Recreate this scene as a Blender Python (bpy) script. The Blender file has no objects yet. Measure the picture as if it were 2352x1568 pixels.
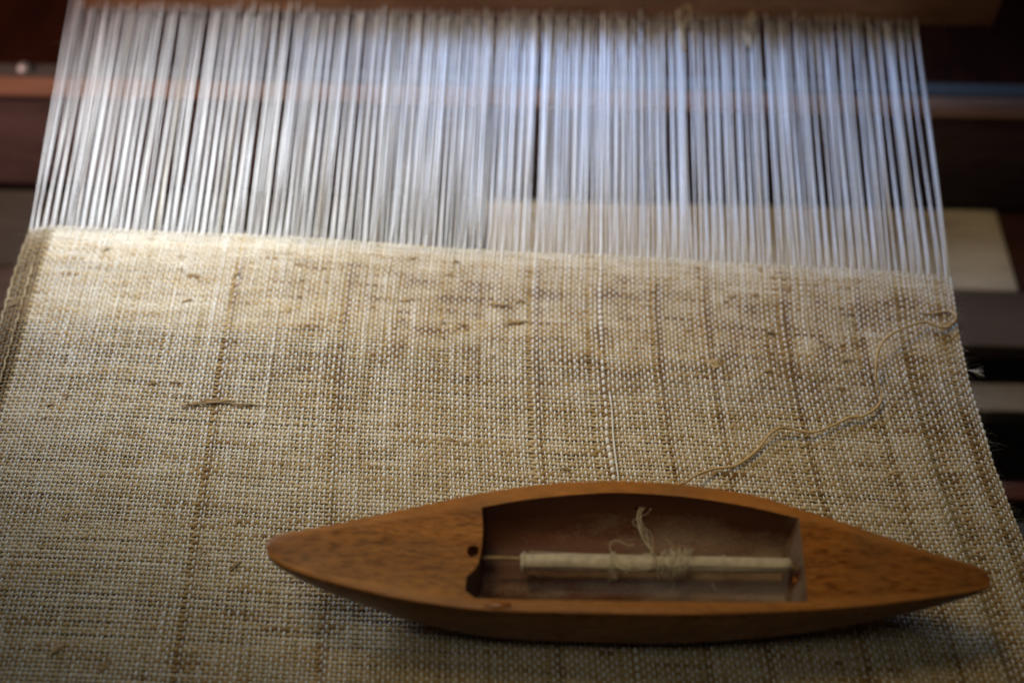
import bpy, math, random
import numpy as np
from mathutils import Vector, Matrix
random.seed(7)
rng = np.random.default_rng(11)
R = math.radians

# ------------------------------------------------------------------ camera
PITCH = R(54); LENS = 42.0; DIST = 0.56
IW, IH = 2352.0, 1568.0                    # pixel grid the layout was measured in
FPX = LENS / 36.0 * IW
CAM = np.array([0.0, -DIST * math.cos(PITCH), DIST * math.sin(PITCH)])
FWD = np.array([0.0, math.cos(PITCH), -math.sin(PITCH)])
UPV = np.array([0.0, math.sin(PITCH), math.cos(PITCH)])
scene = bpy.context.scene
cd = bpy.data.cameras.new('camera'); cam = bpy.data.objects.new('camera', cd)
scene.collection.objects.link(cam); scene.camera = cam
cam.location = CAM; cam.rotation_euler = (R(90) - PITCH, 0, 0)
cd.lens = LENS; cd.sensor_width = 36; cd.clip_start = 0.01; cd.clip_end = 50
cd.dof.use_dof = True; cd.dof.focus_distance = 0.515; cd.dof.aperture_fstop = 3.2
cd.dof.aperture_blades = 8

# ------------------------------------------------------------------ world and lamps
world = bpy.data.worlds.new('World'); scene.world = world; world.use_nodes = True
bg = world.node_tree.nodes['Background']
bg.inputs['Color'].default_value = (1.0, 0.90, 0.72, 1); bg.inputs['Strength'].default_value = 0.004
def area(name, loc, target, sx, sy, power, col, spread=180):
    l = bpy.data.lights.new(name, 'AREA'); l.shape = 'RECTANGLE'; l.size = sx; l.size_y = sy
    l.energy = power; l.color = col; l.spread = R(spread)
    o = bpy.data.objects.new(name, l); scene.collection.objects.link(o); o.location = loc
    o.rotation_euler = (Vector(target) - Vector(loc)).to_track_quat('-Z', 'Y').to_euler()
    return o
def lamp(name, loc, target, size, spread, rgb):
    p = max(rgb); area(name, loc, target, size, size, p, tuple(v / p for v in rgb), spread)
lamp('window_light', (-.30, .20, .25), (-.16, .08, 0), .09, 80, (.178, .188, .196))
lamp('window_core_light', (-.30, .20, .25), (-.15, .10, 0), .09, 60, (.148, .158, .164))
lamp('warp_spot_light', (-.05, .70, .70), (.02, .25, 0), .25, 24, (.108, .141, .205))  # added blue spot aimed at the open warp alone
lamp('back_light', (-.35, .50, .36), (.06, .24, 0), .20, 34, (.100, .165, .320))  # added blue lamp raking the warp from behind
lamp('left_fill_light', (-.70, .10, .30), (-.30, .26, -.05), .30, 60, (.40, .25, .22))  # added fill for the timbers at left, no door stands there
lamp('overhead_fill_light', (-.10, -.10, .90), (-.02, .05, 0), .40, 40, (.105, .098, .075))  # added fill from overhead, not a fixture of the room
lamp('warm_fill_light', (-.25, .25, .90), (.05, .05, 0), .30, 30, (.175, .130, .062))  # added warm fill from above, no such room lamp

vs = scene.view_settings
scene.display_settings.display_device = 'sRGB'
vs.view_transform = 'Standard'; vs.look = 'None'; vs.exposure = 0.0; vs.gamma = 1.0
scene.cycles.use_denoising = True
scene.cycles.max_bounces = 6; scene.cycles.use_adaptive_sampling = False

# ------------------------------------------------------------------ helpers
def ray(px, py):
    return FWD + np.array([1.0, 0, 0]) * (px - IW / 2) / FPX + UPV * (IH / 2 - py) / FPX
def at(px, py, z=0.0):
    r = ray(px, py); t = (z - CAM[2]) / r[2]
    return CAM + r * t
def z_on(px, py, y):
    r = ray(px, py); t = (y - CAM[1]) / r[1]
    return (CAM + r * t)[2]
def tag(o, label=None, cat=None, group=None, kind=None):
    if label: o['label'] = label
    if cat: o['category'] = cat
    if group: o['group'] = group
    if kind: o['kind'] = kind
    return o
def empty(name, loc=(0, 0, 0), rz=0.0):
    o = bpy.data.objects.new(name, None); scene.collection.objects.link(o)
    o.location = loc; o.rotation_euler = (0, 0, rz); o.empty_display_size = 0.02
    return o
def mesh_obj(name, verts, faces, mat, parent=None, smooth=True, attrs=None):
    """verts (n,3); faces: (m,4)/(m,3) array or list of tuples"""
    me = bpy.data.meshes.new(name)
    verts = np.asarray(verts, dtype=np.float32)
    if isinstance(faces, np.ndarray):
        m, k = faces.shape
        me.vertices.add(len(verts)); me.vertices.foreach_set('co', verts.ravel())
        me.loops.add(m * k); me.loops.foreach_set('vertex_index', faces.astype(np.int32).ravel())
        me.polygons.add(m)
        me.polygons.foreach_set('loop_start', np.arange(0, m * k, k, dtype=np.int32))
        me.update(calc_edges=True)
    else:
        me.from_pydata(verts.tolist(), [], faces); me.update()
    me.validate()
    if smooth:
        me.polygons.foreach_set('use_smooth', np.ones(len(me.polygons), dtype=bool))
    if attrs:
        for an, av in attrs.items():
            a = me.attributes.new(an, 'FLOAT', 'POINT'); a.data.foreach_set('value', np.asarray(av, np.float32))
    me.materials.append(mat)
    o = bpy.data.objects.new(name, me); scene.collection.objects.link(o)
    if parent: o.parent = parent
    return o
def tube(path, rad, sides=5, flat=1.0, cap=True, phase=0.0):
    """path (n,3), rad (n,) -> verts, quad faces; the section is flattened in its 'up' by flat"""
    P = np.asarray(path, float); n = len(P); rad = np.broadcast_to(np.asarray(rad, float), (n,))
    T = np.gradient(P, axis=0); T /= np.linalg.norm(T, axis=1)[:, None] + 1e-12
    up = np.tile(np.array([0.0, 0, 1.0]), (n, 1))
    S = np.cross(T, up); ln = np.linalg.norm(S, axis=1)
    bad = ln < 0.05
    S[bad] = np.array([1.0, 0, 0]); S /= np.linalg.norm(S, axis=1)[:, None]
    N = np.cross(S, T)
    a = np.arange(sides) * 2 * math.pi / sides + phase
    V = P[:, None, :] + rad[:, None, None] * (np.cos(a)[None, :, None] * S[:, None, :] + flat * np.sin(a)[None, :, None] * N[:, None, :])
    V = V.reshape(-1, 3)
    i = np.arange(n - 1)[:, None]; j = np.arange(sides)[None, :]; j2 = (j + 1) % sides
    F = np.stack([i * sides + j, i * sides + j2, (i + 1) * sides + j2, (i + 1) * sides + j], -1).reshape(-1, 4)
    return V, F
def spline(pts, n):
    P = np.asarray(pts, float); m = len(P)
    Q = np.vstack([2 * P[0] - P[1], P, 2 * P[-1] - P[-2]])
    out = []
    for u in np.linspace(0, m - 1 - 1e-9, n):
        k = int(u); t = u - k; a, b, c, d = Q[k], Q[k + 1], Q[k + 2], Q[k + 3]
        out.append(0.5 * ((2 * b) + (c - a) * t + (2 * a - 5 * b + 4 * c - d) * t * t + (3 * b - a - 3 * c + d) * t ** 3))
    return np.array(out)
def merge(parts):
    Vs, Fs, off = [], [], 0
    for V, F in parts:
        Vs.append(V); Fs.append(F + off); off += len(V)
    return np.vstack(Vs), np.vstack(Fs)
def smooth_noise(n, cell, r=rng):
    k = max(2, int(n / cell) + 2); c = r.normal(0, 1, k + 1)
    x = np.linspace(0, k - 1.001, n); i = x.astype(int); t = x - i; t = t * t * (3 - 2 * t)
    return c[i] * (1 - t) + c[i + 1] * t

# ------------------------------------------------------------------ materials
def new_mat(name):
    m = bpy.data.materials.new(name); m.use_nodes = True
    nt = m.node_tree; return m, nt, nt.nodes['Principled BSDF']
def ramp(nt, fac, stops):
    r = nt.nodes.new('ShaderNodeValToRGB'); e = r.color_ramp.elements
    while len(e) < len(stops): e.new(0.5)
    for k, (p, c) in enumerate(stops): e[k].position = p; e[k].color = (*c, 1)
    nt.links.new(fac, r.inputs['Fac']); return r.outputs['Color']
def noise(nt, scale, detail=4, rough=0.55, stretch=(1, 1, 1), rot=(0, 0, 0), loc=(0, 0, 0)):
    tc = nt.nodes.new('ShaderNodeTexCoord'); mp = nt.nodes.new('ShaderNodeMapping')
    mp.inputs['Scale'].default_value = stretch; mp.inputs['Rotation'].default_value = rot; mp.inputs['Location'].default_value = loc
    nt.links.new(tc.outputs['Object'], mp.inputs['Vector'])
    n = nt.nodes.new('ShaderNodeTexNoise'); n.inputs['Scale'].default_value = scale
    n.inputs['Detail'].default_value = detail; n.inputs['Roughness'].default_value = rough
    nt.links.new(mp.outputs['Vector'], n.inputs['Vector']); return n.outputs['Fac']
def mix(nt, fac, a, b, mode='MIX'):
    m = nt.nodes.new('ShaderNodeMix'); m.data_type = 'RGBA'; m.blend_type = mode
    for inp, v in ((0, fac), (6, a), (7, b)):
        if isinstance(v, (float, int)): m.inputs[inp].default_value = v
        elif isinstance(v, tuple): m.inputs[inp].default_value = (*v, 1)
        else: nt.links.new(v, m.inputs[inp])
    return m.outputs[2]
def bump(nt, h, dist, strength, bsdf):
    b = nt.nodes.new('ShaderNodeBump'); b.inputs['Distance'].default_value = dist; b.inputs['Strength'].default_value = strength
    nt.links.new(h, b.inputs['Height']); nt.links.new(b.outputs['Normal'], bsdf.inputs['Normal'])
def wood(name, dark, light, rough=0.5, grain=60, stretch=(0.06, 1, 1), pore=0.35, blotch=0.4, bstr=0.25, spec=0.4):
    m, nt, p = new_mat(name)
    g = noise(nt, grain * 4, 6, 0.62, stretch)
    c = ramp(nt, g, [(0.30, dark), (0.52, tuple((a + b) / 2 for a, b in zip(dark, light))), (0.70, light)])
    f = noise(nt, grain * 22, 4, 0.6, (stretch[0] * 0.9, stretch[1], stretch[2]))
    pr = ramp(nt, f, [(0.36, (0.30, 0.24, 0.2)), (0.47, (1, 1, 1))])
    c = mix(nt, pore, c, pr, 'MULTIPLY')
    bl = noise(nt, grain * 0.9, 4, 0.6, (0.6, 1, 1))
    br = ramp(nt, bl, [(0.33, (0.42, 0.36, 0.32)), (0.62, (1.1, 1.06, 1.0))])
    c = mix(nt, blotch, c, br, 'MULTIPLY')
    nt.links.new(c, p.inputs['Base Color'])
    p.inputs['Roughness'].default_value = rough; p.inputs['Specular IOR Level'].default_value = spec
    bump(nt, f, 0.0004, bstr, p)
    return m
def yarn(name, stops, attr='tint', rough=0.75, nscale=900, sheen=0.2, spec=0.3):
    m, nt, p = new_mat(name)
    at_ = nt.nodes.new('ShaderNodeAttribute'); at_.attribute_name = attr
    c = ramp(nt, at_.outputs['Fac'], stops)
    f = noise(nt, nscale, 3, 0.6)
    fr = ramp(nt, f, [(0.3, (0.72, 0.68, 0.62)), (0.65, (1.05, 1.05, 1.05))])
    c = mix(nt, 0.75, c, fr, 'MULTIPLY')
    nt.links.new(c, p.inputs['Base Color']); p.inputs['Roughness'].default_value = rough
    p.inputs['Sheen Weight'].default_value = sheen; p.inputs['Sheen Roughness'].default_value = 0.4
    p.inputs['Specular IOR Level'].default_value = spec
    bump(nt, noise(nt, nscale * 2.2, 2, 0.5), 0.0002, 0.5, p)
    return m
def plain(name, col, rough=0.6, metal=0.0):
    m, nt, p = new_mat(name)
    f = noise(nt, 300, 4, 0.6)
    c = ramp(nt, f, [(0.3, tuple(0.75 * x for x in col)), (0.7, tuple(min(1, 1.15 * x) for x in col))])
    nt.links.new(c, p.inputs['Base Color']); p.inputs['Roughness'].default_value = rough; p.inputs['Metallic'].default_value = metal
    return m

M_warp = yarn('warp_yarn', rough=0.48, spec=0.5, stops=[(0.0, (0.13, 0.105, 0.06)), (0.18, (0.48, 0.44, 0.36)), (0.35, (0.68, 0.68, 0.68)), (1.0, (0.82, 0.84, 0.88))], sheen=0.3)
M_weft = yarn('weft_yarn', [(0.0, (0.23, 0.130, 0.042)), (0.3, (0.44, 0.31, 0.138)), (0.6, (0.60, 0.49, 0.315)), (1.0, (0.80, 0.74, 0.60))])
M_slub = yarn('slub_fibre', [(0.0, (0.32, 0.21, 0.10)), (1.0, (0.58, 0.45, 0.27))], nscale=1500)
M_fuzz = plain('fuzz_fibre', (0.62, 0.55, 0.42), 0.7)
M_pale = plain('pale_fibre', (0.80, 0.78, 0.72), 0.7)
M_cord = yarn('loose_yarn', [(0.0, (0.36, 0.28, 0.16)), (1.0, (0.74, 0.62, 0.42))], nscale=1500)
M_shut = None
M_beam = wood('beam_wood', (0.26, 0.12, 0.05), (0.52, 0.27, 0.13), 0.55, 16, (0.25, 1, 1), 0.3, 0.6)
M_red = wood('red_wood', (0.022, 0.005, 0.002), (0.045, 0.011, 0.004), 0.9, 12, (1, 0.15, 1), 0.3, 0.4, spec=0.08)
M_rail = wood('rail_wood', (0.19, 0.125, 0.115), (0.30, 0.20, 0.185), 0.8, 14, (0.1, 1, 1), 0.35, 0.4, spec=0.15)
M_edge = wood('edge_wood', (0.24, 0.12, 0.075), (0.36, 0.20, 0.13), 0.8, 14, (0.1, 1, 1), 0.25, 0.35, spec=0.15)
M_pal = wood('pale_wood', (0.58, 0.48, 0.35), (0.74, 0.64, 0.49), 0.7, 10, (0.1, 1, 1), 0.25, 0.35)
M_dk = wood('dark_wood', (0.075, 0.050, 0.036), (0.12, 0.082, 0.06), 0.65, 10, (0.1, 1, 1), 0.25, 0.4)
M_metal = plain('worn_metal', (0.085, 0.080, 0.070), 0.9, 0.0)

# ------------------------------------------------------------------ setting: floor and loom timbers
def slab(name, pts, z, thick, mat, parent=None, bevel=0.0015, rot=None):
    """a board whose top face lies at height z, its corners (clockwise or not) given where they were measured"""
    top = np.array([at(x, y, z) for x, y in pts]); c = top.mean(0)
    loc = top - c; n = len(loc)
    area2 = sum(loc[i][0] * loc[(i + 1) % n][1] - loc[(i + 1) % n][0] * loc[i][1] for i in range(n))
    if area2 < 0: loc = loc[::-1]
    V = [tuple(v) for v in loc] + [(v[0], v[1], v[2] - thick) for v in loc]
    F = [tuple(range(n)), tuple(range(2 * n - 1, n - 1, -1))] + [(i, i + n, (i + 1) % n + n, (i + 1) % n) for i in range(n)]
    o = mesh_obj(name, V, F, mat, parent, smooth=False)
    o.location = c
    if bevel:
        b = o.modifiers.new('edge', 'BEVEL'); b.width = bevel; b.segments = 2; b.limit_method = 'ANGLE'
    return o
fl = mesh_obj('floor', [(-3, -2, -0.62), (3, -2, -0.62), (3, 4, -0.62), (-3, 4, -0.62)], [(0, 1, 2, 3)], plain('floor_earth', (0.045, 0.043, 0.04), 0.9), smooth=False)
tag(fl, kind='structure')

loom = empty('loom_frame', at(1176, 190, -0.07))
tag(loom, 'dark wooden loom frame with metal-topped cross rail behind the white warp', 'loom frame')
def under(o):
    o.parent = loom; o.matrix_parent_inverse = Matrix.Translation(-Vector(loom.location)); return o
ZR = -0.060
rail_pts = [(-260, 168), (2620, 232), (2620, 278), (-260, 209)]
yl = at(0, 215, ZR)[1]
z_bot = z_on(0, 428, yl)
under(slab('cross_rail', rail_pts, ZR, ZR - z_bot, M_rail, bevel=0.003))
under(slab('edge_strip', rail_pts, ZR + 0.003, 0.0028, M_edge, bevel=0.001))
ms = under(slab('metal_strip', [(-260, 138), (2620, 198), (2620, 229), (-260, 166)], ZR + 0.002, 0.012, M_metal, bevel=0.002))
bolt_c = at(58, 160, ZR + 0.002)
bv = []
for zz, rr in ((0, 0.0045), (0.002, 0.0045), (0.0034, 0.003), (0.004, 0.0)):
    bv += [(rr * math.cos(a), rr * math.sin(a), zz) for a in np.arange(10) * 2 * math.pi / 10]
bf = [(k * 10 + j, k * 10 + (j + 1) % 10, (k + 1) * 10 + (j + 1) % 10, (k + 1) * 10 + j) for k in range(3) for j in range(10)]
bo = mesh_obj('bolt', bv, bf, plain('bolt_metal', (0.6, 0.6, 0.6), 0.4, 0.5)); bo.location = bolt_c; under(bo)
under(slab('back_board', [(-300, -420), (2700, -420), (2700, 206), (-300, 146)], ZR - 0.016, 0.02, M_red, bevel=0.002))

ZP = -0.115
def plank(pts, label, mat, z=ZP, name='wooden_plank', thick=0.014):
    o = slab(name, pts, z, thick, mat); tag(o, label, 'plank', 'boards lying below the cloth'); return o
plank([(1120, 457), (2288, 482), (2342, 668), (1120, 637)], 'pale tan board below the warp with its squared end showing', M_pal)
plank([(-300, 428), (1112, 456), (1112, 636), (-300, 600)], 'left stretch of the pale board, its shade painted in as grey olive', wood('shaded_plank_wood', (0.075, 0.068, 0.055), (0.11, 0.10, 0.085), 0.8, 10, (0.1, 1, 1), 0.25, 0.35, spec=0.1))  # same plank as the pale one, its shade put into a darker colour
plank([(-300, 604), (2700, 676), (2700, 806), (-300, 720)], 'dark grey brown board just below the pale tan board', M_dk)
plank([(2284, 488), (2700, 494), (2700, 668), (2350, 666)], 'dark red board beyond the squared end of the pale board', wood('red_board_wood', (0.05, 0.014, 0.01), (0.10, 0.03, 0.02), 0.6, 10), z=ZP - 0.004)
plank([(1200, 862), (2700, 884), (2700, 950), (1200, 925)], 'narrow tan strip of wood crossing a dark gap', wood('tan_strip_wood', (0.20, 0.155, 0.105), (0.28, 0.22, 0.15), 0.65, 10, (0.1, 1, 1)), z=ZP - 0.02)
plank([(1200, 1090), (2700, 1108), (2700, 1150), (1200, 1130)], 'thin dark red lath below the right edge of the cloth', wood('lath_wood', (0.07, 0.016, 0.008), (0.12, 0.03, 0.016), 0.6, 10, (0.1, 1, 1)), z=ZP - 0.03)
plank([(1200, 1190), (2700, 1200), (2700, 1330), (1200, 1320)], 'grey olive board lowest of those seen beside the cloth', wood('grey_board_wood', (0.06, 0.055, 0.045), (0.10, 0.09, 0.07), 0.7, 10, (0.1, 1, 1)), z=ZP - 0.03)

# ------------------------------------------------------------------ woven cloth: warp ends and weft picks
cloth = empty('woven_cloth', at(1176, 784, 0))
tag(cloth, 'coarse beige linen cloth on the loom with its white warp threads', 'cloth')
C0 = np.array(cloth.location)
N_END = 234
u = np.arange(N_END, dtype=float) + rng.normal(0, 0.06, N_END)
# reed marks: places where the ends stand apart, and neighbours crowd together
def spread(pos, width, amount):
    global u
    x = np.arange(N_END) / (N_END - 1.0)
    u = u + 0.85 * amount * (0.5 + 0.5 * np.tanh((x - pos) / width))
for p_, a_ in ((0.242, 0.6), (0.335, 0.8), (0.363, 0.8), (0.47, 0.4), (0.563, 0.9), (0.60, 0.4), (0.625, 0.9), (0.635, 0.7), (0.69, 0.8), (0.742, 0.7), (0.81, 0.4), (0.824, 1.2),
               (0.90, 0.5), (0.946, 1.1), (0.953, 0.8), (0.985, 0.9), (0.02, 0.8), (0.012, 0.4), (0.12, 0.3), (0.18, 0.4)):
    spread(p_, 0.0006, a_)
# crowding: small groups lean together
u = u + 0.06 * np.sin(np.arange(N_END) * 2.1) + 0.05 * np.sin(np.arange(N_END) * 0.77)
u = (u - u[0]) / (u[-1] - u[0])
wr = np.exp(rng.normal(0, 0.085, N_END))
thick_at = np.argmin(abs(u - 0.6285)); wr[thick_at] = 1.75
for q in (0.0, ): wr[0] = 1.35; wr[-1] = 1.2
wr[np.argmin(abs(u - 0.56))] = 1.35; wr[np.argmin(abs(u - 0.222))] = 1.3

Ledge = np.array([at(x, y) for x, y in ((68, 520), (40, 600), (0, 738), (-60, 930), (-130, 1150), (-295, 1680), (-350, 1850))])
Redge = np.array([at(x, y) for x, y in ((2181, 640), (2200, 760), (2226, 870), (2252, 960), (2287, 1070), (2320, 1150), (2354, 1230), (2440, 1450), (2560, 1790), (2600, 1900))])
def edge_x(E, y):
    o = np.argsort(E[:, 1]); return np.interp(y, E[o, 1], E[o, 0])
yL0, yR0 = Ledge[0, 1], Redge[0, 1]
yL1, yR1 = at(-300, 1690)[1], at(2560, 1815)[1]
PICK = 0.00178
LEN = abs(yL0 - yL1); N_PICK = int(LEN / PICK)
band = smooth_noise(N_PICK, 11)
sp = 1.0 + 0.09 * band + 0.04 * rng.normal(0, 1, N_PICK); sp = np.clip(sp, 0.75, 1.35)
for j in range(N_PICK):
    sp[j] *= (0.80 + 0.20 * min(1, j / 40)) * (1.25 if j < 2 else 1.0)
# a few open picks, as between two sheds
for q in (62, 84, 85, 101, 118): 
    if q < N_PICK: sp[q] *= 1.10
s_pick = np.concatenate([[0], np.cumsum(sp)])[:N_PICK]; s_pick = s_pick / s_pick[-1]
def ripple(uu, yy):
    """height of the cloth's own plane: nearly flat, the selvedges droop, a soft fold runs down near the right edge"""
    d = np.clip((uu - 0.955) / 0.045, 0, 1); e = np.clip((0.03 - uu) / 0.03, 0, 1)
    low = np.clip((0.02 - yy) / 0.10, 0, 1)
    z = -0.0035 * d ** 2 * low - 0.003 * e ** 2
    z = z + low * 0.0022 * np.exp(-((uu - 0.930) / 0.010) ** 2) - low * 0.0020 * np.exp(-((uu - 0.950) / 0.009) ** 2)
    z = z + 0.0005 * np.sin(yy * 62 + uu * 6) + 0.0006 * np.sin(uu * 21 + yy * 17)
    return z
def cloth_pt(uu, ss):
    uu, ss = np.broadcast_arrays(np.asarray(uu, float), np.asarray(ss, float))
    yl_ = yL0 + (yL1 - yL0) * ss; yr_ = yR0 + (yR1 - yR0) * ss
    xl_ = edge_x(Ledge, yl_.ravel()).reshape(ss.shape); xr_ = edge_x(Redge, yr_.ravel()).reshape(ss.shape)
    bow = 0.0022 * np.sin(uu * math.pi) + 0.0008 * np.sin(uu * 9.0)      # the fell is not quite straight
    y = yl_ + (yr_ - yl_) * uu + bow * (1 - ss)
    x = xl_ + (xr_ - xl_) * uu
    return np.stack([x, y, ripple(uu, y)], -1)
# fields that vary the cloth
wav = np.array([0.00016 * smooth_noise(N_PICK, 7) for _ in range(N_END)])      # sideways wander of each end
RW, RF = 0.00053, 0.00091            # warp / weft half widths
AW, AF = 0.00050, 0.00034            # how far each bends up and down
SUB = 3
reedL, reedR = at(168, -14), at(2104, 28)
ur = 0.5 * u + 0.5 * np.linspace(0, 1, N_END) + 0.0003 * np.sin(np.arange(N_END) * 1.9 + 0.6) + rng.normal(0, 0.00035, N_END)
ur += 0.006 * np.clip((ur - 0.93) / 0.07, 0, 1) * (1 - ur) * 6
ur = np.clip(ur, 0, 1); ur[0] = 0; ur[-1] = 1
n_s = (N_PICK - 1) * SUB + 1
idx = np.arange(n_s) / SUB
s_fine = np.interp(idx, np.arange(N_PICK), s_pick)
def crimp(phase_idx, par):
    """smooth alternation +1/-1 at whole numbers"""
    return np.cos(math.pi * (phase_idx + par)) * (1 - 0.18 * np.cos(2 * math.pi * phase_idx) * 0)
for i in range(N_END):
    P = cloth_pt(np.full(n_s, u[i]), s_fine)
    P[:, 0] += np.interp(idx, np.arange(N_PICK), wav[i])
    c = crimp(idx, i % 2)
    P[:, 2] += AW * c * (1 + 0.6 * np.exp(-idx / 4.0) + 0.12 * np.interp(idx, np.arange(N_PICK), band))
    if i == thick_at + 1:                       # one end floats loose on top of the cloth for a stretch
        py_lo, py_hi = at(0, 1098)[1], at(0, 905)[1]
        m_ = (P[:, 1] > py_lo) & (P[:, 1] < py_hi); P[m_, 2] = ripple(np.full(m_.sum(), u[i]), P[m_, 1]) + 0.0011
    r = RW * wr[i] * (1 + 0.10 * smooth_noise(n_s, 9) + 0.10 * smooth_noise(n_s, 40)) * np.where(c > 0, 1.0, 0.9)
    # the open stretch from the fell back to the reed
    nn = 16; t = np.linspace(0, 1, nn + 1)[1:]
    A = P[0].copy(); B = reedL + (reedR - reedL) * ur[i]
    lift = 0.0020 if i % 2 == 0 else (-0.0045 if i % 4 == 1 else -0.0085)
    B = B + np.array([0, 0, lift + 0.0012 * rng.normal()])
    ext = 1.10                                   # runs on under the beater
    O = A[None] + (B - A)[None] * (t * ext)[:, None]
    O[:, 2] -= 0.0012 * np.sin(np.clip(t * ext, 0, 1) * math.pi) * rng.random()
    O[:, 0] += 0.0005 * np.sin(np.clip(t * ext, 0, 1) * math.pi) * rng.normal()
    path = np.vstack([O[::-1], P])
    grow = np.interp(np.linspace(ext, ext / nn, nn), [0, 0.25, 1.3], [1.0, 1.30, 1.7]) if i % 2 else 0.80
    rad = np.concatenate([RW * wr[i] * grow * (1 + 0.12 * smooth_noise(nn, 3)), r])
    V, F = tube(path, rad, 5, 0.85, phase=0.3)
    if i == thick_at + 1: rad[nn:] *= 1.15
    tv = np.clip((1.2 if abs(i - thick_at) < 2 else 0.70) + 0.16 * rng.normal() + 0.16 * smooth_noise(len(path), 12), 0.2, 1)
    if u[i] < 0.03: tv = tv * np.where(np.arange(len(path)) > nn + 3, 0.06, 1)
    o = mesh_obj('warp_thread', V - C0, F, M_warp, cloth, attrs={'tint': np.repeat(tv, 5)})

n_u = (N_END - 1) * SUB + 1
jdx = np.arange(n_u) / SUB
u_fine = np.interp(jdx, np.arange(N_END), u)
slub_spots = []
tone = smooth_noise(N_PICK, 9)
MOT = np.stack([smooth_noise(N_PICK, 5) for _ in range(60)], 1)     # blotches of browner and paler yarn
for j in range(N_PICK):
    ss = s_pick[j] + smooth_noise(n_u, 60) * 0.0004 + smooth_noise(n_u, 14) * 0.00012
    P = cloth_pt(u_fine, np.clip(ss, 0, 1))
    c = -crimp(jdx, j % 2)
    P[:, 2] += AF * c
    th = 1 + 0.10 * smooth_noise(n_u, 30) + 0.08 * smooth_noise(n_u, 8)
    th *= 0.95 + 0.10 * tone[j] * 0.5
    tint = 0.52 + 0.04 * tone[j] + 0.08 * smooth_noise(n_u, 30) + 0.08 * smooth_noise(n_u, 8)
    # slubby, browner runs of yarn; commoner in the newest part of the cloth
    for k in range(rng.poisson(7.0 if j < 42 else 3.2)):
        cpos = rng.random() * n_u; w = rng.uniform(3, 16)
        g = np.exp(-((np.arange(n_u) - cpos) / w) ** 2)
        th += 0.55 * rng.random() * g; tint -= rng.uniform(0.08, 0.34) * g
    if j < 8: tint += 0.50 * (1 - j / 8)
    # bands of darker yarn along the two selvedges
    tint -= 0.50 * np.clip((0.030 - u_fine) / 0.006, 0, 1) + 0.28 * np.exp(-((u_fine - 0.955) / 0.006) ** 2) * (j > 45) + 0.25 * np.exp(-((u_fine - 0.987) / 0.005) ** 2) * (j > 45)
    if j < 5: th *= 0.74 + 0.05 * j
    th = np.where(u_fine < 0.026, 0.55 * th, th)
    for gp in (0.242, 0.363, 0.563, 0.6285, 0.69, 0.742, 0.824, 0.90):  # shade where the ends part, painted into the weft tint
        tint = tint - 0.36 * np.exp(-((u_fine - gp) / 0.0036) ** 2) * min(1, j / 14)
    zone = np.clip((u_fine - 0.18) / 0.25, 0, 1) * np.exp(-((j - 26) / 26.0) ** 2)
    mott = np.interp(jdx / (N_END - 1.0) * 59, np.arange(60), MOT[j])
    tint = tint - 0.16 * zone + mott * (0.04 + 0.10 * zone) + 0.30 * np.clip(0.38 - u_fine, 0, 1) / 0.38 * np.exp(-j / 45.0)
    V, F = tube(P, RF * np.clip(th, 0.50, 1.6), 5, 0.45, phase=0.3)
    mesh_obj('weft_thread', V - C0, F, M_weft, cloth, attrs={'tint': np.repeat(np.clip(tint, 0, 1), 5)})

# twisted outermost cords on the left edge
for du, rr in ((-0.0012, 0.00050), (0.0185, 0.00034)):
    ss = np.linspace(-0.0, 1, 420); P = cloth_pt(np.full(420, max(du, 0)), ss); P[:, 0] += (min(du, 0)) * 0.4
    P[:, 2] += 0.0006 + 0.00025 * np.sin(np.arange(420) * 1.1); P[:, 0] += 0.0003 * np.sin(np.arange(420) * 0.55)
    V, F = tube(P, rr * (0.85 + 0.25 * smooth_noise(420, 9)).clip(0.4, 1.5), 6); mesh_obj('edge_cord', V - C0, F, M_cord, cloth, attrs={'tint': np.repeat((0.35 + 0.3 * smooth_noise(420, 25)).clip(0, 1), 6)})

# slubs: lumps of unspun fibre caught in the weave
def slub(px, py, lx, ly, h, ang, tint):
    ly *= 0.7; lx *= 1.25
    ca, sa = math.cos(ang), math.sin(ang); bundle = []; tints = []
    for k in range(7):
        n = 9; f = np.linspace(-1, 1, n) * rng.uniform(0.55, 1.25)
        x = f * lx + rng.normal(0, 0.15) * lx
        y = ly * (rng.normal(0, 0.5) + 0.5 * smooth_noise(n, 3)) * (1.15 - 0.6 * abs(f))
        z = h * (0.35 + 0.5 * rng.random()) * (1 - 1.3 * f ** 2) + 0.0002 * smooth_noise(n, 3)
        V, F = tube(np.stack([x * ca - y * sa, x * sa + y * ca, z], -1), ly * rng.uniform(0.30, 0.6) * (1.05 - 0.75 * f ** 2).clip(0.12, 1), 5)
        bundle.append((V, F)); tints.append(np.full(len(V), tint + 0.18 * rng.normal()))
    V, F = merge(bundle)
    o = mesh_obj('slub', V, F, M_slub, cloth, attrs={'tint': np.clip(np.concatenate(tints), 0, 1)})
    o.location = Vector(at(px, py, 0.0004)) - Vector(C0)
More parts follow.
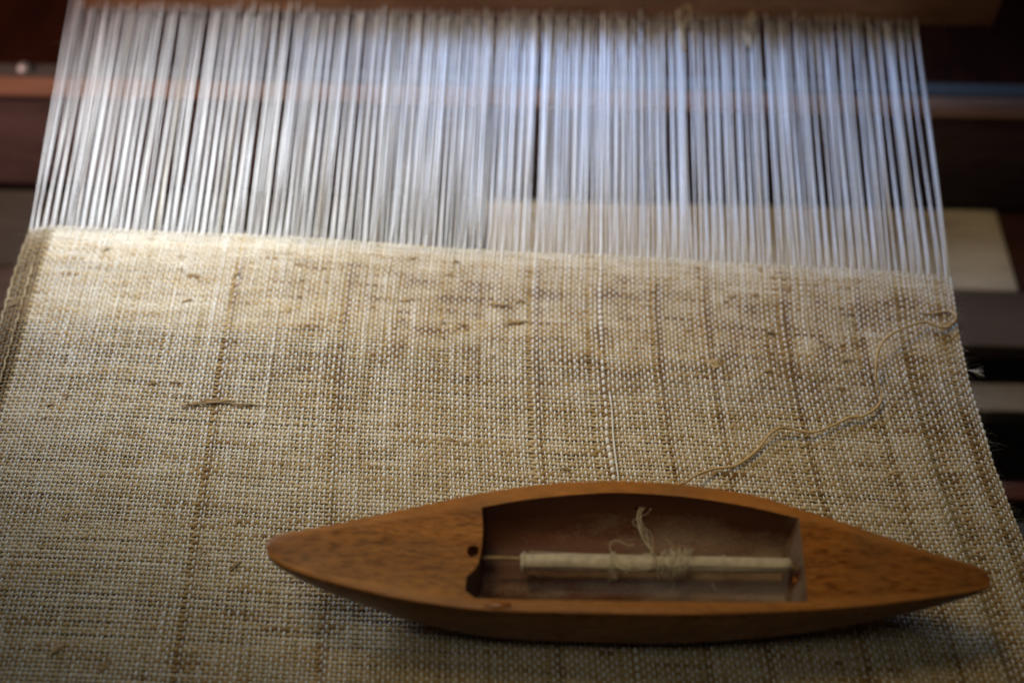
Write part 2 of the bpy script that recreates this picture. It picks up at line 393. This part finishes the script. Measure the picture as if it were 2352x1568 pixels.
for a in ((152, 908, .0035, .0008, .0006, -.05, .3), (455, 928, .0055, .0010, .0008, .05, .2), (500, 921, .0060, .0008, .0007, -.04, .15), (560, 928, .0070, .0005, .0005, -.05, .4),
          (205, 630, .0028, .0008, .0006, .1, .2), (285, 648, .0016, .0008, .0006, -.3, .2), (445, 632, .0030, .0007, .0006, -.1, .35), (350, 880, .0016, .0009, .0006, 0, .1),
          (190, 820, .0014, .0009, .0006, .4, .1), (662, 712, .0018, .0016, .0008, .5, .4), (725, 808, .0014, .0010, .0006, 1.0, .3), (540, 1298, .0018, .0014, .0010, .8, .1),
          (1640, 838, .0028, .0020, .0013, -.3, .75), (1765, 852, .0016, .0008, .0006, 0, .0), (960, 960, .0030, .0010, .0007, .3, .2), (1180, 740, .0045, .0010, .0007, .1, .2),
          (1380, 812, .0022, .0014, .0009, .9, .35), (1150, 700, .0040, .0008, .0006, -.1, .3), (930, 690, .0035, .0009, .0006, .1, .35), (1500, 650, .0038, .0010, .0007, 0, .3),
          (1870, 655, .0060, .0008, .0006, -.05, .25), (1810, 660, .0030, .0013, .0008, 1.3, .2), (130, 1490, .0024, .0016, .0010, .9, .5), (1035, 1010, .0024, .0009, .0006, -.2, .2),
          (240, 1530, .0022, .0015, .0009, 1.1, .2), (470, 1270, .0020, .0011, .0008, .2, .2), (350, 1290, .0026, .0008, .0006, 0, .1), (1660, 1060, .0018, .0012, .0008, .3, .5), (2055, 1085, .0022, .0013, .0009, .2, .8)):
    slub(*a[:4], a[4] * 0.7, a[5], min(1, a[6] + (0.0 if a[1] > 900 and a[1] < 930 else 0.3)))

for k in range(80):                        # many small ones, most in the newest cloth
    uu = rng.random(); ss = min(0.98, 0.01 + abs(rng.normal(0, 0.22))); q = cloth_pt(uu, ss); q_ = q - CAM
    big = rng.random()
    d_ = q_ @ FWD; px_ = IW / 2 + FPX * q_[0] / d_; py_ = IH / 2 - FPX * (q_ @ UPV) / d_
    slub(px_, py_, 0.0008 + 0.0018 * big ** 2, 0.00040 + 0.0004 * rng.random(), 0.0005, rng.normal(0, 0.35), 0.15 + 0.5 * rng.random())
# fuzz of loose fibre ends
def fibre(p, d, L, r, curl, n=6):
    t = np.linspace(0, 1, n); d = np.array(d, float); d /= np.linalg.norm(d)
    w = rng.normal(0, 1, 3); w -= d * w.dot(d); w /= np.linalg.norm(w) + 1e-9
    P = np.array(p)[None] + d[None] * (L * t)[:, None] + w[None] * (curl * L * t ** 2)[:, None]
    return tube(P, r * (1 - 0.7 * t), 3)
parts = []
for k in range(7000):
    uu = rng.random(); ss = rng.random() ** 1.5
    p = cloth_pt(uu, ss) + np.array([0, 0, 0.0004])
    parts.append(fibre(p, (rng.normal(), rng.normal(), abs(rng.normal()) * 0.3 + 0.05), rng.uniform(0.0015, 0.005), 0.000038, rng.normal(0, 0.6), 5))
for k in range(420):
    side = rng.random() < 0.45; ss = rng.random()
    p = cloth_pt(0.0 if side else 1.0, ss)
    parts.append(fibre(p, ((-1 if side else 1) * abs(rng.normal(0.8, 0.5)), rng.normal(0, 0.7), rng.normal(0.2, 0.5)), rng.uniform(0.002, 0.007), 0.000028, rng.normal(0, 0.8), 7))
V, F = merge(parts); tag(mesh_obj('fuzz', V - C0, F, M_fuzz, cloth), kind='stuff')
parts = []
for k in range(700):
    uu = rng.random(); t = rng.random()
    A = cloth_pt(uu, 0.0); B = reedL + (reedR - reedL) * uu
    p = A + (B - A) * t + np.array([0, 0, 0.001])
    parts.append(fibre(p, (rng.normal(0, 0.7), rng.normal(0, 1), rng.normal(0, 0.3)), rng.uniform(0.003, 0.009), 0.00005, rng.normal(0, 0.6)))
for k in range(900):                        # ragged fringe where the warp enters the cloth
    p = cloth_pt(rng.random(), 0.0) + np.array([0, rng.normal(0.0005, 0.0018), 0.0006])
    parts.append(fibre(p, (rng.normal(0, 0.7), rng.normal(0, 1), rng.normal(0.1, 0.3)), rng.uniform(0.0015, 0.005), 0.00006, rng.normal(0, 0.6), 5))
# pale fibres added to imitate a cloud of light just behind the fell
for k in range(150):
    c_ = at(1250 + rng.normal(0, 42), 500 + rng.normal(0, 22), 0.0012)
    parts.append(fibre(c_, (rng.normal(0, 1), rng.normal(0, 0.8), 0.1), rng.uniform(0.004, 0.012), 0.00006, rng.normal(0, 0.8), 7))
V, F = merge(parts); tag(mesh_obj('lint', V - C0, F, M_pale, cloth), kind='stuff')
# pale tuft poking out of the right selvedge
parts = [fibre(at(2224, 850, 0.0), (1, -0.25 + rng.normal(0, 0.18), rng.normal(0.1, 0.15)), rng.uniform(0.004, 0.0075), 0.0001, rng.normal(0, 0.2)) for _ in range(26)]
V, F = merge(parts); mesh_obj('tuft', V - C0, F, M_pale, cloth)
# two knotted ends that stand up at the reed
for pts in (((1572, 120, .003), (1562, 60, .004), (1560, 30, .007), (1578, 15, .010), (1586, 30, .009), (1572, 62, .005), (1568, 80, .003)), ((1722, 110, .003), (1712, 70, .004), (1716, 45, .007), (1730, 28, .010), (1728, 50, .008), (1720, 66, .004))):
    P = spline([at(*q) for q in pts], 30); V, F = tube(P, 0.0006 * (1 + 0.25 * smooth_noise(30, 4)), 6)
    mesh_obj('knot', V - C0, F, M_cord, cloth, attrs={'tint': np.full(len(V), 0.2)})

# ------------------------------------------------------------------ beater with its reed across the back of the warp
bA, bB = at(190, 14, 0.0), at(2240, 50, 0.0)
beater = empty('beater', (bA + bB) / 2, math.atan2(bB[1] - bA[1], bB[0] - bA[0]))
tag(beater, 'brown wooden beater beam crossing above the white warp with its reed', 'beater')
L2 = np.linalg.norm(bB - bA) / 2
def beam(name, x0, x1, y0, y1, z0, z1, mat, parent, rnd=0.004):
    nst = 60; xs = np.linspace(x0, x1, nst); sec = []
    prof = []
    for cx, cz, a0 in ((y1 - rnd, z1 - rnd, 0), (y0 + rnd, z1 - rnd, 90), (y0 + rnd, z0 + rnd, 180), (y1 - rnd, z0 + rnd, 270)):
        for k in range(4): a = R(a0 + k * 30); prof.append((cx + rnd * math.cos(a), cz + rnd * math.sin(a)))
    V = []; m = len(prof); w1 = smooth_noise(nst, 8) * 0.0004; w2 = smooth_noise(nst, 6) * 0.0004
    for k, x in enumerate(xs):
        for (y, z) in prof: V.append((x, y + w1[k], z + w2[k]))
    F = [(k * m + a, (k + 1) * m + a, (k + 1) * m + (a + 1) % m, k * m + (a + 1) % m) for k in range(nst - 1) for a in range(m)]
    F += [tuple(range(m)), tuple(range(nst * m - 1, (nst - 1) * m - 1, -1))]
    o = mesh_obj(name, V, F, mat, parent); o.data.set_sharp_from_angle(angle=R(50)); return o
beam('upper_beam', -L2, L2 + 0.01, 0.0, 0.026, -0.0045, 0.034, M_beam, beater)
V, F = [], []
for k in range(112):
    x = -L2 + 0.006 + (2 * L2 - 0.02) * k / 111; b = len(V)
    for (dx, dy) in ((-.00022, .006), (.00022, .006), (.00022, .010), (-.00022, .010)): V += [(x + dx, dy, -.016), (x + dx, dy, .002)]
    for q in range(4): F.append((b + 2 * q, b + 2 * ((q + 1) % 4), b + 2 * ((q + 1) % 4) + 1, b + 2 * q + 1))
tag(mesh_obj('reed_dents', V, F, plain('reed_cane', (0.20, 0.12, 0.06), 0.6), beater, smooth=False), kind='stuff')

# ------------------------------------------------------------------ boat shuttle
m, nt, p = new_mat('shuttle_wood'); M_shut = m
g1 = noise(nt, 90, 6, 0.6, (0.10, 1, 0.6)); c = ramp(nt, g1, [(0.28, (0.27, 0.085, 0.019)), (0.5, (0.44, 0.165, 0.036)), (0.72, (0.56, 0.235, 0.058))])
f = noise(nt, 1350, 4, 0.65, (0.13, 1, 1)); pr = ramp(nt, f, [(0.41, (0.22, 0.14, 0.10)), (0.53, (1, 1, 1))]); c = mix(nt, 0.75, c, pr, 'MULTIPLY')
d1 = noise(nt, 110, 5, 0.7, (0.16, 1, 1)); dr = ramp(nt, d1, [(0.40, (1, 1, 1)), (0.62, (0.55, 0.50, 0.47))]); c = mix(nt, 0.5, c, dr, 'MULTIPLY')
d2 = noise(nt, 330, 4, 0.6, (0.07, 1, 1), loc=(3, 1, 0)); d2r = ramp(nt, d2, [(0.30, (0.22, 0.17, 0.14)), (0.40, (1, 1, 1))]); c = mix(nt, 0.3, c, d2r, 'MULTIPLY')
wa = nt.nodes.new('ShaderNodeAttribute'); wa.attribute_name = 'wear'
wm = nt.nodes.new('ShaderNodeMath'); wm.operation = 'MULTIPLY'; nt.links.new(wa.outputs['Fac'], wm.inputs[0]); nt.links.new(noise(nt, 160, 4, 0.7, (0.3, 1, 1), loc=(1, 5, 0)), wm.inputs[1])
c = mix(nt, wm.outputs[0], c, (0.60, 0.26, 0.075))
# handling grime: greyer film over the worn upper faces
gr = noise(nt, 36, 4, 0.6); grr = ramp(nt, gr, [(0.45, (0, 0, 0)), (0.70, (1, 1, 1))])
sx = nt.nodes.new('ShaderNodeMath'); sx.operation = 'MULTIPLY'; sx.inputs[1].default_value = 0.45; nt.links.new(grr, sx.inputs[0])
c = mix(nt, sx.outputs[0], c, (0.19, 0.115, 0.06))
nt.links.new(c, p.inputs['Base Color']); p.inputs['Roughness'].default_value = 0.42; p.inputs['Specular IOR Level'].default_value = 0.22
rr_ = ramp(nt, d1, [(0.3, (0.22,) * 3), (0.7, (0.42,) * 3)]); nt.links.new(rr_, p.inputs['Roughness'])
bump(nt, f, 0.0003, 0.35, p)
# pocket lining: the same wood in a darker, redder tone, dusty with lint
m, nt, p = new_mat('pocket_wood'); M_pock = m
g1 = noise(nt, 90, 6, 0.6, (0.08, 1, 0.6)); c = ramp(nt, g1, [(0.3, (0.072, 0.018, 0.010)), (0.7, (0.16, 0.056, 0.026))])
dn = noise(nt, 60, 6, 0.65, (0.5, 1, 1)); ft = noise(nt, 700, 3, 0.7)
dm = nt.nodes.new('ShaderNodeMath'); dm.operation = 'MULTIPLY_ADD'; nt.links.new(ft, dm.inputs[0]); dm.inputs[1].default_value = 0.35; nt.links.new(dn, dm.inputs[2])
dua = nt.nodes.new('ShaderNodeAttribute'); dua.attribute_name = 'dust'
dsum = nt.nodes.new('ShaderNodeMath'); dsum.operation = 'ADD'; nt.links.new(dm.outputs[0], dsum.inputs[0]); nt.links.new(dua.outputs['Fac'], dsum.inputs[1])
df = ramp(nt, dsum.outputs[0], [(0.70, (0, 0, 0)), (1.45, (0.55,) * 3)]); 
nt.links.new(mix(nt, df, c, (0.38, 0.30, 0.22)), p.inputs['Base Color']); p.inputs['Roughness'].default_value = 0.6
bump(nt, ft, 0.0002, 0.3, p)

Z0 = 0.0009; SH = 0.0385
ZT = Z0 + SH
up_px = [(610, 1255), (613, 1240), (622, 1229), (642, 1220), (700, 1211), (800, 1193), (900, 1172), (1000, 1151), (1105, 1129), (1250, 1109), (1340, 1103), (1430, 1102), (1570, 1110), (1720, 1132), (1830, 1163), (1990, 1214), (2130, 1261), (2230, 1289), (2262, 1302), (2274, 1313), (2280, 1328)]
lo_px = [(610, 1255), (613, 1268), (625, 1282), (650, 1298), (700, 1318), (760, 1337), (900, 1371), (1000, 1388), (1100, 1400), (1200, 1405), (1300, 1407), (1450, 1410), (1600, 1411), (1830, 1403), (1990, 1391), (2120, 1375), (2200, 1363), (2250, 1353), (2268, 1347), (2278, 1339), (2280, 1328)]
UP = spline([at(x, y, ZT) for x, y in up_px], 400); LO = spline([at(x, y, ZT) for x, y in lo_px], 400)
tipL, tipR = UP[0], UP[-1]
mid = (tipL + tipR) / 2; ang = math.atan2(tipR[1] - tipL[1], tipR[0] - tipL[0])
ca, sa = math.cos(-ang), math.sin(-ang)
def to_loc(P):
    P = np.atleast_2d(P); Q = P[:, :2] - mid[:2]
    return np.stack([Q[:, 0] * ca - Q[:, 1] * sa, Q[:, 0] * sa + Q[:, 1] * ca, P[:, 2] - Z0], -1)
UPl, LOl = to_loc(UP), to_loc(LO)
hl = (UPl[-1, 0] - UPl[0, 0]) / 2; xm = (UPl[-1, 0] + UPl[0, 0]) / 2
def fu(x): return np.interp(x, np.maximum.accumulate(UPl[:, 0]), UPl[:, 1])
def fl_(x): return np.interp(x, np.maximum.accumulate(LOl[:, 0]), LOl[:, 1])
def lx(px, py): return to_loc(at(px, py, ZT))[0]
pk_up = np.array([lx(*q) for q in ((1105, 1165), (1180, 1151), (1250, 1142), (1340, 1134), (1430, 1131), (1570, 1140), (1720, 1163), (1836, 1190))])
pk_lo = np.array([lx(*q) for q in ((1100, 1374), (1200, 1377), (1300, 1378), (1450, 1380), (1600, 1382), (1730, 1383), (1855, 1381))])
pk_up = spline(pk_up, 60); pk_lo = spline(pk_lo, 60)
xpl = (pk_up[0, 0] + pk_lo[0, 0]) / 2; xpr = (pk_up[-1, 0] + pk_lo[-1, 0]) / 2
def pu(x): return np.interp(x, pk_up[:, 0], pk_up[:, 1])
def pl(x): return np.interp(x, pk_lo[:, 0], pk_lo[:, 1])
NPK = 15
def section(x, pocket, zt, zb, wallx=None):
    yu, yl = fu(x), fl_(x); w = max(yu - yl, 1e-5); h = zt - zb
    r = min(0.0011, w * 0.2); ins = min(0.14 * w, 0.0042)
    near = [(yl + ins + 0.30 * w, zb), (yl + ins, zb + 0.02 * h), (yl + 0.45 * ins, zb + 0.16 * h), (yl + 0.10 * ins, zb + 0.42 * h), (yl, zb + 0.68 * h), (yl + 0.02 * r, zt - r), (yl + 0.3 * r, zt - 0.3 * r), (yl + r, zt)]
    far = [(yu - (a - yl), b) for a, b in near][::-1]
    a = pl(x) if xpl <= x <= xpr else (yl + 0.06 * w if x < xpl else yl + 0.06 * w)
    b = pu(x) if xpl <= x <= xpr else yu - 0.10 * w
    if x < xpl: k = min(1, (xpl - x) / 0.02); a = pl(xpl) * (1 - k) + (yl + 0.1 * w) * k; b = pu(xpl) * (1 - k) + (yu - 0.1 * w) * k
    if x > xpr: k = min(1, (x - xpr) / 0.02); a = pl(xpr) * (1 - k) + (yl + 0.1 * w) * k; b = pu(xpr) * (1 - k) + (yu - 0.1 * w) * k
    a = max(a, yl + 1.2 * r); b = min(b, yu - 1.2 * r)
    pts = []
    for k in range(NPK):
        if pocket:
            f = k / (NPK - 1)
            if k == 0: yy, zz = a, zt
            elif k == NPK - 1: yy, zz = b, zt
            else:
                q = (k - 1) / (NPK - 3) * 2 - 1
                yy = (a + b) / 2 + (b - a) / 2 * 0.985 * (abs(q) ** 0.75 * (1 if q > 0 else -1))
                zz = 0.0180 + (zt - 0.0180 - 0.0010) * abs(q) ** 3.2
        else:
            f = k / (NPK - 1); yy = a + (b - a) * f; zz = zt + 0.0004 * math.sin(math.pi * f) * min(1, w / 0.02)
        pts.append((yy, zz))
    return near + pts + far
xs = [xm + hl * s for s in (-0.9999, -0.9985, -0.996, -0.992, -0.986, -0.978, -0.965, -0.94)]
x0 = xm - hl * 0.94
xs += list(np.linspace(x0, xpl - 0.0045, 24)[1:]); left_n = len(xs)
stations = [(x, 0, 0) for x in xs]
stations += [(xpl, 0, 1), (xpl + 0.0004, 1, 1)]
inner = list(np.linspace(xpl + 0.004, xpr - 0.0075, 46))
stations += [(x, 1, 0) for x in inner] + [(xpr - 0.0002, 1, 2), (xpr, 0, 3)]
stations += [(x, 0, 0) for x in list(np.linspace(xpr + 0.004, xm + hl * 0.94, 24))] + [(xm + hl * s, 0, 0) for s in (0.965, 0.978, 0.986, 0.992, 0.996, 0.9985, 0.9999)]
V = []; NR = 16 + NPK
for (x, pk, wl) in stations:
    s = (x - xm) / hl
    zt = SH - 0.0016 * abs(s) ** 8; zb = SH * 0.86 * abs(s) ** 2.3
    ring = section(x, pk, zt, zb)
    yu, yl = fu(x), fl_(x)
    for k, (y, z) in enumerate(ring):
        dx = 0.0
        if wl == 1 and 8 <= k < 8 + NPK:
            f = (k - 8) / (NPK - 1)
            # the left end wall bows and is chipped away next to the near rim
            dx = -0.0006 + 0.0012 * math.sin(math.pi * min(1, max(0, (f - 0.32) / 0.68))) - (0.0042 * (1 if 0.05 < f < 0.24 else 0)) - (0.0016 if 0.24 <= f < 0.32 else 0)
        if wl == 2 and 8 <= k < 8 + NPK:
            depth = (SH - z) / SH; dx = -0.0065 * min(1, depth * 1.2)
        V.append((x + dx, y, z))
F = []; pock_faces = []
for i in range(len(stations) - 1):
    inside = stations[i][1] or stations[i + 1][1]
    for k in range(NR):
        k2 = (k + 1) % NR
        F.append((i * NR + k, i * NR + k2, (i + 1) * NR + k2, (i + 1) * NR + k))
        pock_faces.append(1 if (inside and 8 <= k < 8 + NPK - 1) else 0)
F.append(tuple(range(NR - 1, -1, -1))); F.append(tuple((len(stations) - 1) * NR + k for k in range(NR))); pock_faces += [0, 0]
shuttle = empty('weaving_shuttle', (mid[0], mid[1], Z0), ang)
tag(shuttle, 'polished brown wooden boat shuttle with hollow pocket lying on beige cloth', 'shuttle')
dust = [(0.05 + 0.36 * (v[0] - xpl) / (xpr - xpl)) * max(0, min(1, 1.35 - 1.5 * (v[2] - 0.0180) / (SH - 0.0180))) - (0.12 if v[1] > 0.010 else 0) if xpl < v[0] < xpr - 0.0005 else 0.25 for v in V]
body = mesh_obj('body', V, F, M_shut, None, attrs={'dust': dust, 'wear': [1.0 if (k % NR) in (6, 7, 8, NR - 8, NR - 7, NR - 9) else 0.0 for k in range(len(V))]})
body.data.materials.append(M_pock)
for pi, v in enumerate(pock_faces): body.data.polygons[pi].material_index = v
import bmesh
bm = bmesh.new(); bm.from_mesh(body.data); bmesh.ops.recalc_face_normals(bm, faces=bm.faces); bm.to_mesh(body.data); bm.free()
def cutter(p0, p1, r, n=16):
    Vc, Fc = tube(np.array([p0, p1], float), r, n)
    Fl = [tuple(q) for q in Fc] + [tuple(range(n - 1, -1, -1)), tuple(range(n, 2 * n))]
    o = mesh_obj('drill', Vc, Fl, M_shut, smooth=True)
    b2 = bmesh.new(); b2.from_mesh(o.data); bmesh.ops.recalc_face_normals(b2, faces=b2.faces); b2.to_mesh(o.data); b2.free(); return o
h1 = lx(1087, 1266); h2 = lx(1597, 1407); h3 = lx(1468, 1131)
hR = lx(1845, 1300)
cutters = [cutter((h1[0] - 0.0002, h1[1], SH + 0.004), (h1[0] + 0.0003, h1[1] + 0.0002, SH - 0.012), 0.0024),
           cutter((h2[0], h2[1] - 0.004, SH - 0.0022), (h2[0], h2[1] + 0.009, SH - 0.003), 0.0016, 12),
           cutter((h3[0], h3[1] - 0.003, SH - 0.0085), (h3[0] + 0.001, h3[1] + 0.012, SH - 0.0075), 0.0017, 12),
           cutter((hR[0] - 0.012, hR[1] - 0.001, SH - 0.0085), (hR[0] + 0.010, hR[1] - 0.001, SH - 0.0085), 0.0022, 14)]
for cu in cutters:
    b = body.modifiers.new('hole', 'BOOLEAN'); b.operation = 'DIFFERENCE'; b.solver = 'EXACT'; b.object = cu
bpy.context.view_layer.update()
dg = bpy.context.evaluated_depsgraph_get()
me2 = bpy.data.meshes.new_from_object(body.evaluated_get(dg)); body.modifiers.clear(); body.data = me2
for cu in cutters: bpy.data.objects.remove(cu, do_unlink=True)
me2.polygons.foreach_set('use_smooth', np.ones(len(me2.polygons), dtype=bool)); me2.set_sharp_from_angle(angle=R(38))
body.parent = shuttle
# worn lip where the near rim begins: glossy bump added for its highlight
lc = lx(1131, 1388); nu, nv = 9, 12; LV = []
for a in range(nu + 1):
    th = math.pi * a / nu
    for b in range(nv):
        ph = 2 * math.pi * b / nv; w_ = 1 + 0.12 * rng.normal()
        LV.append((-0.0052 * math.cos(th) * w_, 0.0016 * math.sin(th) * math.cos(ph), 0.0013 * math.sin(th) * math.sin(ph) * w_))
LF = np.array([(a * nv + b, a * nv + (b + 1) % nv, (a + 1) * nv + (b + 1) % nv, (a + 1) * nv + b) for a in range(nu) for b in range(nv)])
ml, ntl, pl_ = new_mat('worn_lip_wood'); gl = noise(ntl, 260, 4, 0.6, (0.3, 1, 1))
ntl.links.new(ramp(ntl, gl, [(0.3, (0.26, 0.085, 0.02)), (0.7, (0.46, 0.19, 0.05))]), pl_.inputs['Base Color']); pl_.inputs['Roughness'].default_value = 0.12
lip = mesh_obj('worn_lip', LV, LF, ml, shuttle); lip.location = (lc[0] + 0.002, lc[1], SH - 0.0002)
# spindle rod
ZA = SH - 0.0085
def lz(px, py, z): return to_loc(at(px, py, z + Z0))[0]
sp0, sp1 = lz(1085, 1279, ZA), lz(1850, 1303, ZA)
V, F = tube(np.linspace(sp0, sp1, 12), 0.00095, 10)
mesh_obj('spindle', V, F, plain('spindle_cane', (0.34, 0.21, 0.10), 0.4), shuttle)

# ------------------------------------------------------------------ quill of paper and yarn on the spindle
def sw(q):                                   # shuttle space -> world
    c_, s_ = math.cos(ang), math.sin(ang); q = np.atleast_2d(q)
    return np.stack([mid[0] + q[:, 0] * c_ - q[:, 1] * s_, mid[1] + q[:, 0] * s_ + q[:, 1] * c_, q[:, 2] + Z0], -1)
q0, q1 = sw(lz(1197, 1290, ZA))[0], sw(lz(1814, 1299, ZA))[0]
bob = empty('bobbin', q0, math.atan2(q1[1] - q0[1], q1[0] - q0[0]))
tag(bob, 'pale paper quill on the shuttle spindle with a few turns of cream yarn', 'bobbin')
QL = np.linalg.norm(q1 - q0)
def paper_roll(x0_, x1_, r0, turns, name, mat, wob=0.00012):
    nx, na = 24, int(40 * turns); V = []
    for a in range(nx):
        f = a / (nx - 1)
        for b in range(na):
            th = b / (na - 1) * turns * 2 * math.pi + R(62)
            rr = r0 + 0.00022 * (b / (na - 1)) * turns + wob * math.sin(f * 7 + b * 0.3)
            V.append((x0_ + (x1_ - x0_) * f + (0.0003 * math.sin(b * 0.9) if a in (0, nx - 1) else 0), rr * math.cos(th), rr * math.sin(th)))
    F = np.array([(a * na + b, a * na + b + 1, (a + 1) * na + b + 1, (a + 1) * na + b) for a in range(nx - 1) for b in range(na - 1)])
    o = mesh_obj(name, V, F, mat, bob)
    so = o.modifiers.new('sheet', 'SOLIDIFY'); so.thickness = 0.00015; return o
M_paper = plain('quill_paper', (0.68, 0.58, 0.45), 0.8)
paper_roll(0.0, QL * 0.50, 0.0032, 1.25, 'paper_tube', M_paper)
paper_roll(QL * 0.46, QL, 0.0029, 1.2, 'paper_tube', plain('quill_paper_worn', (0.60, 0.51, 0.39), 0.8))
M_cream = yarn('cream_yarn', [(0.0, (0.52, 0.45, 0.29)), (1.0, (0.80, 0.73, 0.54))], nscale=2500)
def bx(px): return (px - 1197) / (1814 - 1197) * QL
def coil(x_list, rad, yr, name, jitter=0.0005, tilt=0.0):
    n = 26 * (len(x_list) - 1) + 1; tt = np.linspace(0, len(x_list) - 1, n)
    xx = np.interp(tt, np.arange(len(x_list)), x_list) + jitter * smooth_noise(n, 6)
    r_ = rad * (1 + 0.05 * smooth_noise(n, 7)); a = tt * 2 * math.pi + 1.0
    P = np.stack([xx + tilt * np.cos(a), r_ * np.cos(a), r_ * np.sin(a)], -1)
    V, F = tube(P, yr * (1 + 0.15 * smooth_noise(n, 5)), 6)
    return mesh_obj(name, V, F, M_cream, bob, attrs={'tint': np.full(len(V), 0.6)})
coil([bx(v) for v in (1515, 1522, 1538, 1545, 1557, 1566, 1574, 1580)], 0.0055, 0.00024, 'yarn_winding', 0.0004, 0.0012)
coil([bx(v) for v in (1536, 1548, 1552, 1563)], 0.0047, 0.00022, 'yarn_winding', 0.0006, -0.0015)
coil([bx(v) for v in (1398, 1402, 1407, 1410, 1414, 1490, 1493)], 0.0042, 0.00016, 'yarn_winding', 0.0005, 0.0003)
coil([bx(v) for v in (1655, 1658, 1662)], 0.0038, 0.00010, 'yarn_winding', 0.0004, 0.0004)
coil([bx(v) for v in (1199, 1201, 1203, 1206)], 0.0040, 0.00016, 'yarn_winding', 0.0002, 0.0003)
Bi = Matrix.Translation(bob.location) @ Matrix.Rotation(bob.rotation_euler[2], 4, 'Z'); Bi = Bi.inverted()
def strand(pts, r, n=40, mat=M_cream, name='yarn_end', wob=0.0):
    P = spline([at(x, y, z + Z0) for x, y, z in pts], n)
    if wob: P += wob * np.stack([smooth_noise(n, 4), smooth_noise(n, 4), smooth_noise(n, 4)], -1)
    P = np.array([tuple(Bi @ Vector(q)) for q in P])
    return tube(P, r * (1 + 0.1 * smooth_noise(n, 5)), 5)
# strand rising to the eye in the far wall, with its frayed twin threads
prt = [strand([(1512, 1284, ZA + .005), (1492, 1258, ZA + .006), (1472, 1225, ZA + .004), (1465, 1195, ZA + .002), (1468, 1168, ZA + .001), (1476, 1152, ZA + .0005)], 0.00019, 44, wob=0.0001)]
for k in range(5):
    d = rng.normal(0, 7, 3)
    prt.append(strand([(1500, 1270, ZA + .0055), (1480 + d[0], 1232 + d[1], ZA + .004), (1472 + 1.8 * d[1], 1200, ZA + .003), (1474 + 1.5 * d[2], 1172, ZA + .0015), (1485 + 2 * d[0], 1158, ZA + .001)], 0.00008, 36, wob=0.0003))
prt.append(strand([(1478, 1160, ZA), (1496, 1152, ZA + .001), (1508, 1142, ZA + .002), (1500, 1136, ZA + .003)], 0.00010, 20, wob=0.0003))
prt.append(strand([(1500, 1272, ZA + .004), (1458, 1275, ZA + .0044), (1405, 1275, ZA + .0046), (1330, 1271, ZA + .0044), (1215, 1266, ZA + .0042)], 0.00016, 60))
prt.append(strand([(1408, 1276, ZA + .0046), (1400, 1256, ZA + .006), (1405, 1243, ZA + .007), (1420, 1241, ZA + .007), (1438, 1250, ZA + .006), (1455, 1252, ZA + .005)], 0.00014, 30, wob=0.0001))
prt.append(strand([(1408, 1280, ZA + .0044), (1412, 1294, ZA + .0044), (1425, 1304, ZA + .004), (1455, 1308, ZA + .004), (1490, 1306, ZA + .004), (1494, 1292, ZA + .0045)], 0.00018, 40, wob=0.0001))
prt.append(strand([(1545, 1330, ZA - .002), (1548, 1345, ZA - .004), (1540, 1358, ZA - .006)], 0.00010, 16))
prt.append(strand([(1632, 1325, ZA - .004), (1640, 1345, ZA - .006), (1645, 1362, ZA - .008)], 0.00008, 14, wob=0.0002))
prt.append(strand([(1628, 1322, ZA - .004), (1630, 1338, ZA - .006), (1644, 1352, ZA - .008)], 0.00008, 14, wob=0.0002))
for k in range(7):
    c0 = np.array([rng.uniform(1400, 1600), rng.uniform(1276, 1318)]); zz = ZA + .0046
    prt.append(strand([(c0[0] + t_ * rng.normal(0, 13), c0[1] + t_ * rng.normal(0, 9), zz + 0.0004 * t_) for t_ in range(4)], 0.00008, 18, wob=0.00025))
V, F = merge(prt); mesh_obj('yarn_end', V, F, M_cream, bob, attrs={'tint': np.full(len(V), 0.8)})

# ------------------------------------------------------------------ loose yarn trailing from the selvedge to the shuttle
pts = [(1545, 1122, .012), (1575, 1105, .010), (1620, 1081, .006), (1690, 1068, .003), (1740, 1031, .004), (1775, 992, .006), (1802, 983, .0065), (1860, 992, .0045), (1905, 980, .0035), (1950, 958, .004), (1990, 952, .004), (2020, 930, .004), (2024, 900, .005),
       (2012, 868, .008), (2012, 830, .011), (2022, 795, .013), (2050, 765, .012), (2090, 746, .009), (2130, 741, .006), (2165, 752, .004), (2190, 742, .003), (2194, 724, .0028), (2176, 714, .0025), (2138, 720, .0022), (2108, 716, .0016), (2128, 696, .0014), (2166, 690, .001)]
P = spline([at(*q) for q in pts], 320); a0 = P[0].copy()
P += 0.00018 * np.stack([smooth_noise(320, 6), smooth_noise(320, 6), smooth_noise(320, 6)], -1)
V, F = tube(P, 0.00066 * (1 + 0.14 * smooth_noise(320, 8)) * np.interp(np.arange(320), [0, 255, 285, 319], [1, 1, 0.6, 0.4]), 8)
M_tail = yarn('tail_yarn', [(0.0, (0.40, 0.27, 0.12)), (1.0, (0.74, 0.56, 0.31))], nscale=1500)
ly = mesh_obj('loose_yarn', V - a0, F, M_tail, attrs={'tint': np.repeat(np.clip(0.62 + 0.2 * smooth_noise(320, 14), 0, 1), 8)}); ly.location = a0
tag(ly, 'tan yarn end looping over the cloth from its right selvedge to the shuttle', 'yarn')
parts = []
for k in range(160):
    q = P[rng.integers(0, 320)]
    parts.append(fibre(q, rng.normal(0, 1, 3) * np.array([1, 1, 0.6]), rng.uniform(0.001, 0.003), 0.00003, rng.normal(0, 0.6), 5))
V, F = merge(parts); tag(mesh_obj('fuzz', V - a0, F, M_fuzz, ly), kind='stuff')
